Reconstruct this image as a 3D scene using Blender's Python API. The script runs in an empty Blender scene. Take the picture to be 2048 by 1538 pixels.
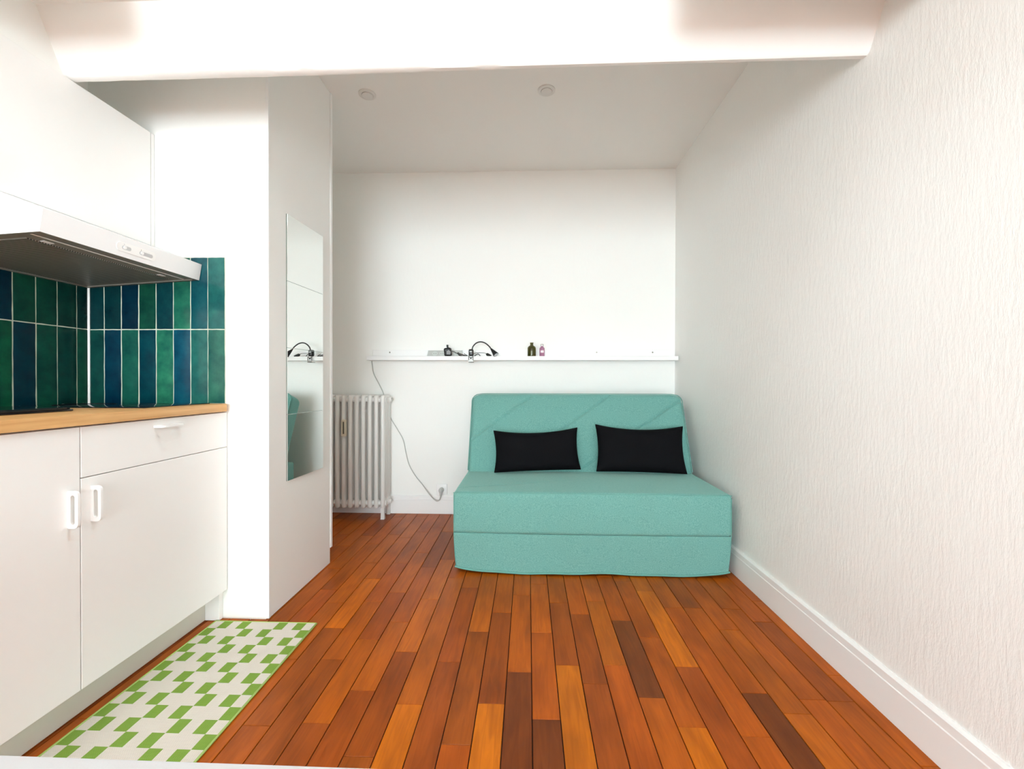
import bpy, math, random
import numpy as np
from mathutils import Vector, Matrix

random.seed(7)
scene = bpy.context.scene
COL = scene.collection
R = math.radians

# ------------------------------------------------------------------ camera
F_PX = 870.87
cam_data = bpy.data.cameras.new('camera')
cam_data.sensor_fit = 'HORIZONTAL'
cam_data.sensor_width = 36.0
cam_data.lens = 36.0 * F_PX / 2048.0
cam_data.clip_start = 0.01
cam = bpy.data.objects.new('camera', cam_data)
COL.objects.link(cam)
yaw, pitch, roll = 0.0372, -0.0067, 0.0024
cy, sy = math.cos(yaw), math.sin(yaw)
fw = Vector((-sy * math.cos(pitch), cy * math.cos(pitch), math.sin(pitch)))
r0 = Vector((cy, sy, 0)); u0 = r0.cross(fw)
rv = r0 * math.cos(roll) + u0 * math.sin(roll)
uv = u0 * math.cos(roll) - r0 * math.sin(roll)
mw = Matrix.Identity(4)
for i in range(3):
    mw[i][0] = rv[i]; mw[i][1] = uv[i]; mw[i][2] = -fw[i]
mw[2][3] = 1.0012
cam.matrix_world = mw
scene.camera = cam

# ------------------------------------------------------------------ sky light
world = bpy.data.worlds.new('overcast_sky')
scene.world = world
world.use_nodes = True
bg = world.node_tree.nodes['Background']
bg.inputs[0].default_value = (0.865, 1.0, 1.065, 1)
bg.inputs[1].default_value = 23.0
scene.view_settings.view_transform = 'Standard'
scene.view_settings.look = 'None'
scene.view_settings.gamma = 1.0
scene.view_settings.exposure = 0.0
scene.view_settings.use_curve_mapping = False
scene.cycles.max_bounces = 14
scene.cycles.diffuse_bounces = 10

# room measures (metres): x right, y away from the camera, z up
XR, XL, YB, ZC = 1.086, -1.866, 3.272, 2.579
YK = 1.784            # kitchen end wall / front of the closet block
XCOL, YCOL = -1.087, 2.362
YF = -4.50            # window wall behind the camera
ZF = 2.212            # lower ceiling in front of the beam
WIN = (-1.75, 0.98, 0.06, 2.14)      # window in the wall behind the camera: x0,x1,z0,z1
SKY = (-0.86, 0.24, 0.86, 1.19)      # roof window in the lower ceiling: x0,x1,y0,y1


def portal(name, loc, rot, sx, sy_):
    l = bpy.data.lights.new(name, 'AREA')
    l.shape = 'RECTANGLE'; l.size = sx; l.size_y = sy_
    l.cycles.is_portal = True
    o = bpy.data.objects.new(name, l); COL.objects.link(o)
    o.location = loc; o.rotation_euler = rot
    return o


portal('window_daylight', ((WIN[0] + WIN[1]) / 2, YF - 0.22, (WIN[2] + WIN[3]) / 2), (R(90), 0, 0), WIN[1] - WIN[0] + .1, WIN[3] - WIN[2] + .1)
portal('roof_window_daylight', ((SKY[0] + SKY[1]) / 2, (SKY[2] + SKY[3]) / 2, ZF + 0.36), (0, 0, 0), SKY[1] - SKY[0] + .1, SKY[3] - SKY[2] + .1)


# ------------------------------------------------------------------ materials
def srgb(r, g, b):
    f = lambda c: (c / 255 / 12.92) if c / 255 <= .04045 else ((c / 255 + .055) / 1.055) ** 2.4
    return (f(r), f(g), f(b), 1)


def newmat(name, color, rough=.5, metal=0., spec=.5, trans=0., ior=1.45):
    m = bpy.data.materials.new(name); m.use_nodes = True
    b = m.node_tree.nodes['Principled BSDF']
    b.inputs['Base Color'].default_value = color
    b.inputs['Roughness'].default_value = rough
    b.inputs['Metallic'].default_value = metal
    b.inputs['Specular IOR Level'].default_value = spec
    b.inputs['Transmission Weight'].default_value = trans
    b.inputs['IOR'].default_value = ior
    return m


def N(m, t, **kw):
    n = m.node_tree.nodes.new(t)
    for k, v in kw.items():
        setattr(n, k, v)
    return n


def L(m, a, ao, b, bi):
    m.node_tree.links.new(a.outputs[ao], b.inputs[bi])


def add_bump(m, scale, strength, dist, stretch=(1, 1, 1), detail=4., rough=.55, thresh=None):
    b = m.node_tree.nodes['Principled BSDF']
    tc = N(m, 'ShaderNodeTexCoord'); mp = N(m, 'ShaderNodeMapping')
    mp.inputs['Scale'].default_value = stretch
    nz = N(m, 'ShaderNodeTexNoise')
    nz.inputs['Scale'].default_value = scale; nz.inputs['Detail'].default_value = detail
    nz.inputs['Roughness'].default_value = rough
    bp = N(m, 'ShaderNodeBump')
    bp.inputs['Strength'].default_value = strength; bp.inputs['Distance'].default_value = dist
    L(m, tc, 'Object', mp, 'Vector'); L(m, mp, 'Vector', nz, 'Vector')
    if thresh:
        rp = N(m, 'ShaderNodeValToRGB')
        rp.color_ramp.elements[0].position = thresh[0]; rp.color_ramp.elements[1].position = thresh[1]
        L(m, nz, 'Fac', rp, 'Fac'); L(m, rp, 'Color', bp, 'Height')
    else:
        L(m, nz, 'Fac', bp, 'Height')
    L(m, bp, 'Normal', b, 'Normal')
    return bp


def vary(m, c1, c2, scale, stretch=(1, 1, 1), detail=4., pos=(.35, .65), target='Base Color'):
    b = m.node_tree.nodes['Principled BSDF']
    tc = N(m, 'ShaderNodeTexCoord'); mp = N(m, 'ShaderNodeMapping')
    mp.inputs['Scale'].default_value = stretch
    nz = N(m, 'ShaderNodeTexNoise'); nz.inputs['Scale'].default_value = scale; nz.inputs['Detail'].default_value = detail
    rp = N(m, 'ShaderNodeValToRGB')
    rp.color_ramp.elements[0].position = pos[0]; rp.color_ramp.elements[1].position = pos[1]
    rp.color_ramp.elements[0].color = c1; rp.color_ramp.elements[1].color = c2
    L(m, tc, 'Object', mp, 'Vector'); L(m, mp, 'Vector', nz, 'Vector'); L(m, nz, 'Fac', rp, 'Fac'); L(m, rp, 'Color', b, target)
    return rp


WHITE = (.885, .888, .86, 1)
m_wall = newmat('white_wall_paint', WHITE, .75, spec=.25); add_bump(m_wall, 90, .12, .003)
m_back = newmat('white_fine_plaster', WHITE, .7, spec=.25); add_bump(m_back, 60, .25, .003, (1, 1, .35))
m_plaster = newmat('white_combed_plaster', (.88, .883, .86, 1), .45, spec=.35)
add_bump(m_plaster, 70, .34, .0026, (1, 1, .27), detail=6, rough=.68, thresh=(.38, .74))
m_ceil = newmat('white_ceiling_paint', (.87, .865, .84, 1), .8, spec=.2); add_bump(m_ceil, 70, .1, .003)
m_beam = newmat('white_beam_paint', (.88, .875, .85, 1), .65, spec=.3); add_bump(m_beam, 5, .25, .012, detail=2)
m_base = newmat('white_gloss_skirting', (.87, .87, .86, 1), .35)
m_lac = newmat('white_lacquer_front', (.87, .87, .855, 1), .38); add_bump(m_lac, 300, .04, .001)
m_carc = newmat('white_melamine', (.80, .80, .77, 1), .5)
m_plinth = newmat('grey_white_plinth', (.68, .68, .62, 1), .45)
m_handle = newmat('white_plastic_handle', (.88, .88, .87, 1), .3)
m_metalwhite = newmat('white_enamel', (.84, .845, .85, 1), .28)
m_closet = newmat('white_closet_panel', (.86, .855, .83, 1), .5); add_bump(m_closet, 220, .05, .001)
m_grout = newmat('pale_grout', srgb(205, 208, 190), .9)
m_caulk = newmat('white_caulk', (.86, .86, .84, 1), .5)
m_black = newmat('black_plastic', (.012, .012, .013, 1), .35)
m_blackglass = newmat('black_glass', (.006, .007, .009, 1), .05)
m_hobedge = newmat('black_enamel', (.008, .008, .014, 1), .22)
m_chrome = newmat('brushed_chrome', (.62, .62, .6, 1), .28, metal=1)
m_screw = newmat('steel_screw', (.30, .29, .25, 1), .4, metal=.8)
m_mirror = newmat('mirror_glass', (.87, .90, .88, 1), .0, metal=1)
m_mirrorback = newmat('mirror_edge', (.10, .16, .13, 1), .3)
m_rad = newmat('white_radiator_enamel', (.78, .775, .75, 1), .33)
m_meter = newmat('cream_plastic', (.68, .62, .48, 1), .45)
m_meterdark = newmat('meter_scale', (.12, .11, .08, 1), .4)
m_cable = newmat('grey_cable', (.50, .50, .47, 1), .5)
m_strip = newmat('silver_grey_plastic', (.55, .57, .55, 1), .35)
m_socket = newmat('pale_socket_well', (.62, .66, .63, 1), .4)
m_dark = newmat('dark_hole', (.02, .02, .02, 1), .7)
m_lens = newmat('frosted_lens', (.7, .7, .72, 1), .25)
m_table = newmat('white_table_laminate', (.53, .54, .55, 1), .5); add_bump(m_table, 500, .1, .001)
m_frame = newmat('white_window_frame', (.8, .8, .8, 1), .4)

# daylight panes: clear with a weak reflection
m_pane = bpy.data.materials.new('window_glass'); m_pane.use_nodes = True
nt = m_pane.node_tree; nt.nodes.clear()
o_ = nt.nodes.new('ShaderNodeOutputMaterial'); mx = nt.nodes.new('ShaderNodeMixShader')
tr = nt.nodes.new('ShaderNodeBsdfTransparent'); gl = nt.nodes.new('ShaderNodeBsdfGlossy')
gl.inputs['Roughness'].default_value = .02; mx.inputs[0].default_value = .07
nt.links.new(tr.outputs[0], mx.inputs[1]); nt.links.new(gl.outputs[0], mx.inputs[2]); nt.links.new(mx.outputs[0], o_.inputs[0])

# varnished parquet: the object's own colour, grain along y
m_wood = newmat('varnished_hardwood', (.3, .07, .01, 1), .33, spec=.2)
b = m_wood.node_tree.nodes['Principled BSDF']
oi = N(m_wood, 'ShaderNodeObjectInfo'); tc = N(m_wood, 'ShaderNodeTexCoord')
sc_ = N(m_wood, 'ShaderNodeVectorMath', operation='SCALE'); sc_.inputs[0].default_value = (3.1, 17.3, 5.7)
mulr = N(m_wood, 'ShaderNodeMath', operation='MULTIPLY'); mulr.inputs[1].default_value = 9.0
L(m_wood, oi, 'Random', mulr, 0); m_wood.node_tree.links.new(mulr.outputs[0], sc_.inputs['Scale'])
ad = N(m_wood, 'ShaderNodeVectorMath', operation='ADD'); L(m_wood, tc, 'Object', ad, 0); L(m_wood, sc_, 'Vector', ad, 1)
mp = N(m_wood, 'ShaderNodeMapping'); mp.inputs['Scale'].default_value = (1, .09, 1); L(m_wood, ad, 'Vector', mp, 'Vector')
n1 = N(m_wood, 'ShaderNodeTexNoise'); n1.inputs['Scale'].default_value = 62; n1.inputs['Detail'].default_value = 6; n1.inputs['Distortion'].default_value = 1.2
L(m_wood, mp, 'Vector', n1, 'Vector')
rp = N(m_wood, 'ShaderNodeValToRGB'); rp.color_ramp.elements[0].position = .30; rp.color_ramp.elements[1].position = .68
rp.color_ramp.elements[0].color = (.80, .77, .74, 1); rp.color_ramp.elements[1].color = (1.08, 1.09, 1.1, 1)
L(m_wood, n1, 'Fac', rp, 'Fac')
mp2 = N(m_wood, 'ShaderNodeMapping'); mp2.inputs['Scale'].default_value = (1, .35, 1); L(m_wood, ad, 'Vector', mp2, 'Vector')
n2 = N(m_wood, 'ShaderNodeTexNoise'); n2.inputs['Scale'].default_value = 11; n2.inputs['Detail'].default_value = 2
L(m_wood, mp2, 'Vector', n2, 'Vector')
rp2 = N(m_wood, 'ShaderNodeValToRGB'); rp2.color_ramp.elements[0].position = .3; rp2.color_ramp.elements[1].position = .6
rp2.color_ramp.elements[0].color = (.74, .71, .70, 1); rp2.color_ramp.elements[1].color = (1.05, 1.05, 1.05, 1)
L(m_wood, n2, 'Fac', rp2, 'Fac')
mA = N(m_wood, 'ShaderNodeMix', data_type='RGBA', blend_type='MULTIPLY'); mA.inputs[0].default_value = 1
mB = N(m_wood, 'ShaderNodeMix', data_type='RGBA', blend_type='MULTIPLY'); mB.inputs[0].default_value = 1
m_wood.node_tree.links.new(oi.outputs['Color'], mA.inputs[6]); m_wood.node_tree.links.new(rp.outputs[0], mA.inputs[7])
m_wood.node_tree.links.new(mA.outputs[2], mB.inputs[6]); m_wood.node_tree.links.new(rp2.outputs[0], mB.inputs[7])
m_wood.node_tree.links.new(mB.outputs[2], b.inputs['Base Color'])
bp = N(m_wood, 'ShaderNodeBump'); bp.inputs['Strength'].default_value = .12; bp.inputs['Distance'].default_value = .002
L(m_wood, n1, 'Fac', bp, 'Height'); L(m_wood, bp, 'Normal', b, 'Normal')
m_sub = newmat('dark_joint', (.018, .007, .004, 1), .9)

# glazed tile: the object's own colour with cloudy glaze
m_tile = newmat('glazed_green_tile', (.02, .1, .08, 1), .14, spec=.5)
b = m_tile.node_tree.nodes['Principled BSDF']
oi = N(m_tile, 'ShaderNodeObjectInfo'); tc = N(m_tile, 'ShaderNodeTexCoord')
sc_ = N(m_tile, 'ShaderNodeVectorMath', operation='SCALE'); sc_.inputs[0].default_value = (4.1, 7.3, 2.7)
mulr = N(m_tile, 'ShaderNodeMath', operation='MULTIPLY'); mulr.inputs[1].default_value = 11.0
L(m_tile, oi, 'Random', mulr, 0); m_tile.node_tree.links.new(mulr.outputs[0], sc_.inputs['Scale'])
ad = N(m_tile, 'ShaderNodeVectorMath', operation='ADD'); L(m_tile, tc, 'Object', ad, 0); L(m_tile, sc_, 'Vector', ad, 1)
n1 = N(m_tile, 'ShaderNodeTexNoise'); n1.inputs['Scale'].default_value = 13; n1.inputs['Detail'].default_value = 5; n1.inputs['Roughness'].default_value = .62
L(m_tile, ad, 'Vector', n1, 'Vector')
rp = N(m_tile, 'ShaderNodeValToRGB'); rp.color_ramp.elements[0].position = .33; rp.color_ramp.elements[1].position = .72
rp.color_ramp.elements[0].color = (.38, .52, .62, 1); rp.color_ramp.elements[1].color = (1.55, 1.18, 1.08, 1)
L(m_tile, n1, 'Fac', rp, 'Fac')
mA = N(m_tile, 'ShaderNodeMix', data_type='RGBA', blend_type='MULTIPLY'); mA.inputs[0].default_value = 1
m_tile.node_tree.links.new(oi.outputs['Color'], mA.inputs[6]); m_tile.node_tree.links.new(rp.outputs[0], mA.inputs[7])
m_tile.node_tree.links.new(mA.outputs[2], b.inputs['Base Color'])
n3 = N(m_tile, 'ShaderNodeTexNoise'); n3.inputs['Scale'].default_value = 22; n3.inputs['Detail'].default_value = 1
L(m_tile, ad, 'Vector', n3, 'Vector')
bp = N(m_tile, 'ShaderNodeBump'); bp.inputs['Strength'].default_value = .3; bp.inputs['Distance'].default_value = .003
L(m_tile, n3, 'Fac', bp, 'Height'); L(m_tile, bp, 'Normal', b, 'Normal')

m_oak = newmat('oak_worktop', (.6, .34, .13, 1), .4)
vary(m_oak, (.54, .27, .085, 1), (.74, .44, .18, 1), 70, (1, .04, 1), 6, (.3, .7))
m_teal = newmat('teal_woven_fabric', (.19, .42, .36, 1), .9, spec=.2)
m_teal.node_tree.nodes['Principled BSDF'].inputs['Sheen Weight'].default_value = .55
m_teal.node_tree.nodes['Principled BSDF'].inputs['Sheen Roughness'].default_value = .45
m_teal.node_tree.nodes['Principled BSDF'].inputs['Sheen Tint'].default_value = (.55, .85, .78, 1)
vary(m_teal, (.108, .295, .262, 1), (.192, .415, .37, 1), 260, (1, 1, 1), 3, (.3, .7)); add_bump(m_teal, 650, .35, .0012)
m_teals = newmat('teal_piping', (.14, .34, .295, 1), .9, spec=.2); add_bump(m_teals, 650, .3, .001)
m_blackfab = newmat('black_cushion_fabric', (.0035, .0035, .0045, 1), .8, spec=.12); add_bump(m_blackfab, 700, .25, .001)


def weave(name, c):
    m = newmat(name, c, .95, spec=.1)
    b = m.node_tree.nodes['Principled BSDF']
    tc = N(m, 'ShaderNodeTexCoord')
    w1 = N(m, 'ShaderNodeTexWave'); w1.bands_direction = 'X'; w1.inputs['Scale'].default_value = 62; w1.inputs['Distortion'].default_value = .6
    w2 = N(m, 'ShaderNodeTexWave'); w2.bands_direction = 'Y'; w2.inputs['Scale'].default_value = 75; w2.inputs['Distortion'].default_value = .6
    ad = N(m, 'ShaderNodeMath', operation='MULTIPLY'); L(m, tc, 'Object', w1, 'Vector'); L(m, tc, 'Object', w2, 'Vector')
    L(m, w1, 'Fac', ad, 0); L(m, w2, 'Fac', ad, 1)
    bp = N(m, 'ShaderNodeBump'); bp.inputs['Strength'].default_value = .5; bp.inputs['Distance'].default_value = .002
    L(m, ad, 0, bp, 'Height'); L(m, bp, 'Normal', b, 'Normal')
    mx = N(m, 'ShaderNodeMix', data_type='RGBA'); mx.inputs[6].default_value = tuple(v * .80 for v in c[:3]) + (1,); mx.inputs[7].default_value = c
    L(m, ad, 0, mx, 0); m.node_tree.links.new(mx.outputs[2], b.inputs['Base Color'])
    return m


m_rugc = weave('cream_weave', (.82, .76, .67, 1))
m_rugg = weave('green_weave', (.25, .41, .07, 1))
m_rugb = newmat('green_rug_binding', (.36, .50, .14, 1), .9)

# perforated grease filter
m_filter = newmat('grey_filter_mesh', (.16, .16, .145, 1), .45, metal=.3)
b = m_filter.node_tree.nodes['Principled BSDF']
tc = N(m_filter, 'ShaderNodeTexCoord')
wv = N(m_filter, 'ShaderNodeTexWave'); wv.bands_direction = 'Y'; wv.inputs['Scale'].default_value = 40
wx = N(m_filter, 'ShaderNodeTexWave'); wx.bands_direction = 'X'; wx.inputs['Scale'].default_value = 60
L(m_filter, tc, 'Object', wv, 'Vector'); L(m_filter, tc, 'Object', wx, 'Vector')
mm = N(m_filter, 'ShaderNodeMath', operation='MAXIMUM'); L(m_filter, wv, 'Fac', mm, 0); L(m_filter, wx, 'Fac', mm, 1)
rp = N(m_filter, 'ShaderNodeValToRGB'); rp.color_ramp.elements[0].color = (.02, .02, .018, 1); rp.color_ramp.elements[1].color = (.36, .36, .32, 1)
rp.color_ramp.elements[0].position = .3; rp.color_ramp.elements[1].position = .7
L(m_filter, wv, 'Fac', rp, 'Fac'); L(m_filter, rp, 'Color', b, 'Base Color')
m_hoodin = newmat('grey_hood_underside', (.20, .20, .175, 1), .4)

m_olive = newmat('olive_glass', (.20, .19, .02, 1), .04, trans=.85)
m_pink = newmat('pink_glass', (.62, .30, .46, 1), .08, trans=.6)
m_label = newmat('white_paper_label', (.8, .76, .77, 1), .6)
m_spot = newmat('white_spot_rim', (.74, .73, .70, 1), .45)


# ------------------------------------------------------------------ mesh tools
class MB:
    def __init__(self):
        self.v = []; self.f = []; self.mi = []

    def add(self, vs, fs, mi=0):
        n = len(self.v)
        self.v += [tuple(p) for p in vs]
        self.f += [tuple(n + i for i in f) for f in fs]
        self.mi += [mi] * len(fs)
        return self

    def box(self, x0, x1, y0, y1, z0, z1, c=0., mi=0):
        """box, with chamfer c on every edge when c > 0"""
        if c <= 0:
            vs = [(x, y, z) for z in (z0, z1) for y in (y0, y1) for x in (x0, x1)]
            return self.add(vs, [(0, 2, 3, 1), (4, 5, 7, 6), (0, 1, 5, 4), (2, 6, 7, 3), (0, 4, 6, 2), (1, 3, 7, 5)], mi)
        lo = (x0, y0, z0); hi = (x1, y1, z1)
        vs = []; idx = {}
        for sx in (0, 1):
            for sy_ in (0, 1):
                for sz in (0, 1):
                    s = (sx, sy_, sz)
                    for ax in range(3):
                        p = []
                        for k in range(3):
                            base = hi[k] if s[k] else lo[k]
                            if k != ax:
                                base += -c if s[k] else c
                            p.append(base)
                        idx[(s, ax)] = len(vs); vs.append(p)
        fs = []
        for ax in range(3):
            a, b_ = [k for k in range(3) if k != ax]
            for s in (0, 1):
                q = []
                for (ua, ub) in ((0, 0), (1, 0), (1, 1), (0, 1)):
                    t = [0, 0, 0]; t[ax] = s; t[a] = ua; t[b_] = ub
                    q.append(idx[(tuple(t), ax)])
                fs.append(q)
        for ax in range(3):       # edge strips along ax
            a, b_ = [k for k in range(3) if k != ax]
            for ua in (0, 1):
                for ub in (0, 1):
                    t0 = [0, 0, 0]; t1 = [0, 0, 0]
                    t0[a] = t1[a] = ua; t0[b_] = t1[b_] = ub; t1[ax] = 1
                    t0 = tuple(t0); t1 = tuple(t1)
                    fs.append([idx[(t0, a)], idx[(t1, a)], idx[(t1, b_)], idx[(t0, b_)]])
        for sx in (0, 1):
            for sy_ in (0, 1):
                for sz in (0, 1):
                    s = (sx, sy_, sz); fs.append([idx[(s, 0)], idx[(s, 1)], idx[(s, 2)]])
        ctr = Vector([(lo[k] + hi[k]) / 2 for k in range(3)])
        out = []
        for f in fs:
            P = [Vector(vs[i]) for i in f]
            nrm = (P[1] - P[0]).cross(P[2] - P[0])
            fc = sum(P, Vector()) / len(P)
            out.append(f if nrm.dot(fc - ctr) > 0 else f[::-1])
        return self.add(vs, out, mi)

    def prism(self, pts, axis, a0, a1, mi=0):
        """polygon pts (two remaining axes in order) extruded along axis"""
        n = len(pts)
        def mk(p, a):
            q = list(p); q.insert(axis, a); return q
        vs = [mk(p, a0) for p in pts] + [mk(p, a1) for p in pts]
        fs = [tuple(range(n)), tuple(range(2 * n - 1, n - 1, -1))]
        fs += [(i, i + n, (i + 1) % n + n, (i + 1) % n) for i in range(n)]
        return self.add(vs, fs, mi)

    def tube(self, pts, r, seg=10, cap=True, mi=0):
        pts = [Vector(p) for p in pts]
        rs = r if isinstance(r, (list, tuple)) else [r] * len(pts)
        rings = []; up = None
        for i, p in enumerate(pts):
            t = (pts[min(i + 1, len(pts) - 1)] - pts[max(i - 1, 0)]).normalized()
            if up is None:
                up = t.orthogonal().normalized()
            up = (up - t * up.dot(t)).normalized(); w = t.cross(up)
            rings.append([p + (up * math.cos(a) + w * math.sin(a)) * rs[i] for a in [2 * math.pi * k / seg for k in range(seg)]])
        vs = [q for ring in rings for q in ring]
        fs = []
        for i in range(len(rings) - 1):
            for k in range(seg):
                a = i * seg + k; b_ = i * seg + (k + 1) % seg
                fs.append((a, b_, b_ + seg, a + seg))
        if cap:
            fs.append(tuple(range(seg - 1, -1, -1))); fs.append(tuple(range(len(vs) - seg, len(vs))))
        return self.add(vs, fs, mi)

    def lathe(self, prof, c=(0, 0, 0), seg=28, axis='z', mi=0, sq=(1, 1)):
        vs = []; fs = []
        for (r, h) in prof:
            for k in range(seg):
                a = 2 * math.pi * k / seg
                x, y = r * math.cos(a) * sq[0], r * math.sin(a) * sq[1]
                p = {'z': (x, y, h), 'y': (x, h, y), 'x': (h, x, y)}[axis]
                vs.append((c[0] + p[0], c[1] + p[1], c[2] + p[2]))
        for i in range(len(prof) - 1):
            for k in range(seg):
                a = i * seg + k; b_ = i * seg + (k + 1) % seg
                fs.append((a, b_, b_ + seg, a + seg))
        fs.append(tuple(range(seg - 1, -1, -1))); n = len(prof) * seg
        fs.append(tuple(range(n - seg, n)))
        return self.add(vs, fs, mi)

    def rbox(self, lo, hi, r, n=(8, 8, 8), deform=None, rs=4, mi=0):
        """dense rounded box; deform(x,y,z) -> point"""
        def ticks(a, b_, k):
            t = [a + r * (1 - math.cos(math.pi / 2 * i / rs)) for i in range(rs)]
            t += [a + r + (b_ - a - 2 * r) * i / k for i in range(k + 1)]
            t += [b_ - r * (1 - math.cos(math.pi / 2 * i / rs)) for i in range(rs - 1, -1, -1)]
            return t
        T = [ticks(lo[k], hi[k], n[k]) for k in range(3)]
        cache = {}; vs = []; fs = []
        def vid(p):
            key = tuple(round(c, 7) for c in p)
            if key not in cache:
                q = [min(max(p[k], lo[k] + r), hi[k] - r) for k in range(3)]
                d = Vector([p[k] - q[k] for k in range(3)])
                if d.length > 1e-9:
                    # move radially on to the rounded surface
                    d = d.normalized() * r
                w = tuple(q[k] + d[k] for k in range(3))
                if deform:
                    w = deform(*w)
                cache[key] = len(vs); vs.append(w)
            return cache[key]
        for ax in range(3):
            a, b_ = [k for k in range(3) if k != ax]
            for s in (0, 1):
                w = hi[ax] if s else lo[ax]
                for i in range(len(T[a]) - 1):
                    for j in range(len(T[b_]) - 1):
                        q = []
                        for (ii, jj) in ((i, j), (i + 1, j), (i + 1, j + 1), (i, j + 1)):
                            p = [0, 0, 0]; p[ax] = w; p[a] = T[a][ii]; p[b_] = T[b_][jj]
                            q.append(vid(p))
                        flip = (s == 1) == (ax == 1)
                        fs.append(tuple(q[::-1]) if flip else tuple(q))
        return self.add(vs, fs, mi)

    def mesh(self, name, mats, smooth=None):
        me = bpy.data.meshes.new(name)
        me.from_pydata(self.v, [], self.f)
        for m in (mats if isinstance(mats, (list, tuple)) else [mats]):
            me.materials.append(m)
        if any(self.mi):
            me.polygons.foreach_set('material_index', self.mi)
        me.validate()
        import bmesh
        bm = bmesh.new(); bm.from_mesh(me); bmesh.ops.recalc_face_normals(bm, faces=bm.faces); bm.to_mesh(me); bm.free()
        if smooth is not None:
            me.shade_smooth()
            me.set_sharp_from_angle(angle=R(smooth))
        me.update()
        return me

    def obj(self, name, mats, parent=None, smooth=None, loc=None, rot=None):
        o = bpy.data.objects.new(name, self.mesh(name, mats, smooth))
        COL.objects.link(o); o.parent = parent
        if loc: o.location = loc
        if rot: o.rotation_euler = rot
        return o


def empty(name, loc=(0, 0, 0), rot=None):
    o = bpy.data.objects.new(name, None); COL.objects.link(o); o.location = loc
    o.empty_display_size = .05
    if rot: o.rotation_euler = rot
    return o


def tag(o, label, cat, group=None, kind=None):
    o['label'] = label; o['category'] = cat
    if group: o['group'] = group
    if kind: o['kind'] = kind
    return o


def spline(pts, n=8):
    """Catmull-Rom through pts"""
    P = [Vector(p) for p in pts]; P = [P[0] * 2 - P[1]] + P + [P[-1] * 2 - P[-2]]
    out = []
    for i in range(1, len(P) - 2):
        for k in range(n):
            t = k / n
            out.append(.5 * ((2 * P[i]) + (P[i + 1] - P[i - 1]) * t + (2 * P[i - 1] - 5 * P[i] + 4 * P[i + 1] - P[i + 2]) * t * t + (3 * P[i] - P[i - 1] - 3 * P[i + 1] + P[i + 2]) * t ** 3))
    out.append(P[-2])
    return out


def rrect(w, h, r, seg=5, cx=0, cy_=0):
    pts = []
    for (sx, sy_, a0) in ((1, 1, 0), (-1, 1, 90), (-1, -1, 180), (1, -1, 270)):
        for k in range(seg + 1):
            a = R(a0 + 90 * k / seg)
            pts.append((cx + sx * (w / 2 - r) + r * math.cos(a), cy_ + sy_ * (h / 2 - r) + r * math.sin(a)))
    return pts


# ------------------------------------------------------------------ floor of planks
YP = -.30             # boards are laid singly from here to the end wall
sub = MB().box(XL - .1, XR + .1, YP - .1, YB + .1, -.05, -.006)
floor = sub.obj('floor', m_sub)
tag(floor, 'glossy orange-brown hardwood plank floor', 'floor', kind='structure')
PW, PX0 = .0843, .0143
joints = {-11: [1.531, 1.931, 2.366], -10: [1.231, 1.732, 2.173], -9: [1.537, 1.95, 2.368], -8: [1.246, 1.66, 2.036], -7: [1.385, 1.786, 2.321],
          -6: [1.139, 1.59, 1.979, 2.424], -5: [1.331, 2.2], -4: [1.538, 2.1], -3: [1.187, 1.731, 2.27], -2: [1.344, 1.877, 2.4],
          -1: [1.495, 2.036], 0: [1.287, 1.735, 2.15], 1: [1.537, 1.972], 2: [1.446, 1.879], 3: [1.545, 1.993], 4: [1.39, 1.837],
          5: [1.275, 1.718, 2.2], 6: [1.547, 2.1], 7: [1.248, 1.95], 8: [1.423, 1.95], 9: [1.34, 1.785], 10: [1.95], 11: [1.398, 1.85], 12: [1.169, 1.522]}
tones = {}
for t, k, y in [('B', 1, 1.383), ('B', -2, 1.204), ('B', 3, 1.706), ('B', 6, 1.716), ('B', 5, 1.179), ('b', 9, 1.679), ('B', -5, 1.235),
                ('b', -11, 2.147), ('B', -10, 1.863), ('b', -9, 1.623), ('D', 4, 1.739), ('D', -1, 1.376), ('D', 0, 1.211), ('d', 1, 1.699),
                ('b', -5, 1.537), ('d', -8, 1.195), ('d', 2, 1.61), ('d', 6, 1.338), ('D', 8, 1.395), ('m', 10, 1.622), ('b', 9, 1.236),
                ('b', 7, 1.202), ('d', 11, 1.536), ('b', 3, 1.952), ('b', -3, 1.887), ('b', 0, 1.855), ('d', -4, 1.451), ('d', -6, 1.366),
                ('b', -6, 1.876), ('d', -10, 1.621), ('d', -8, 1.928), ('d', -7, 1.292), ('d', -9, 1.479), ('d', -3, 1.511), ('d', 2, 1.324)]:
    tones.setdefault(k, []).append((y, t))
TC = {'B': (.54, .138, .003), 'b': (.45, .102, .004), 'm': (.43, .092, .004), 'd': (.32, .069, .005), 'D': (.185, .042, .006)}
k0 = math.floor((XL - PX0) / PW); k1 = math.floor((XR - PX0) / PW)
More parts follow.
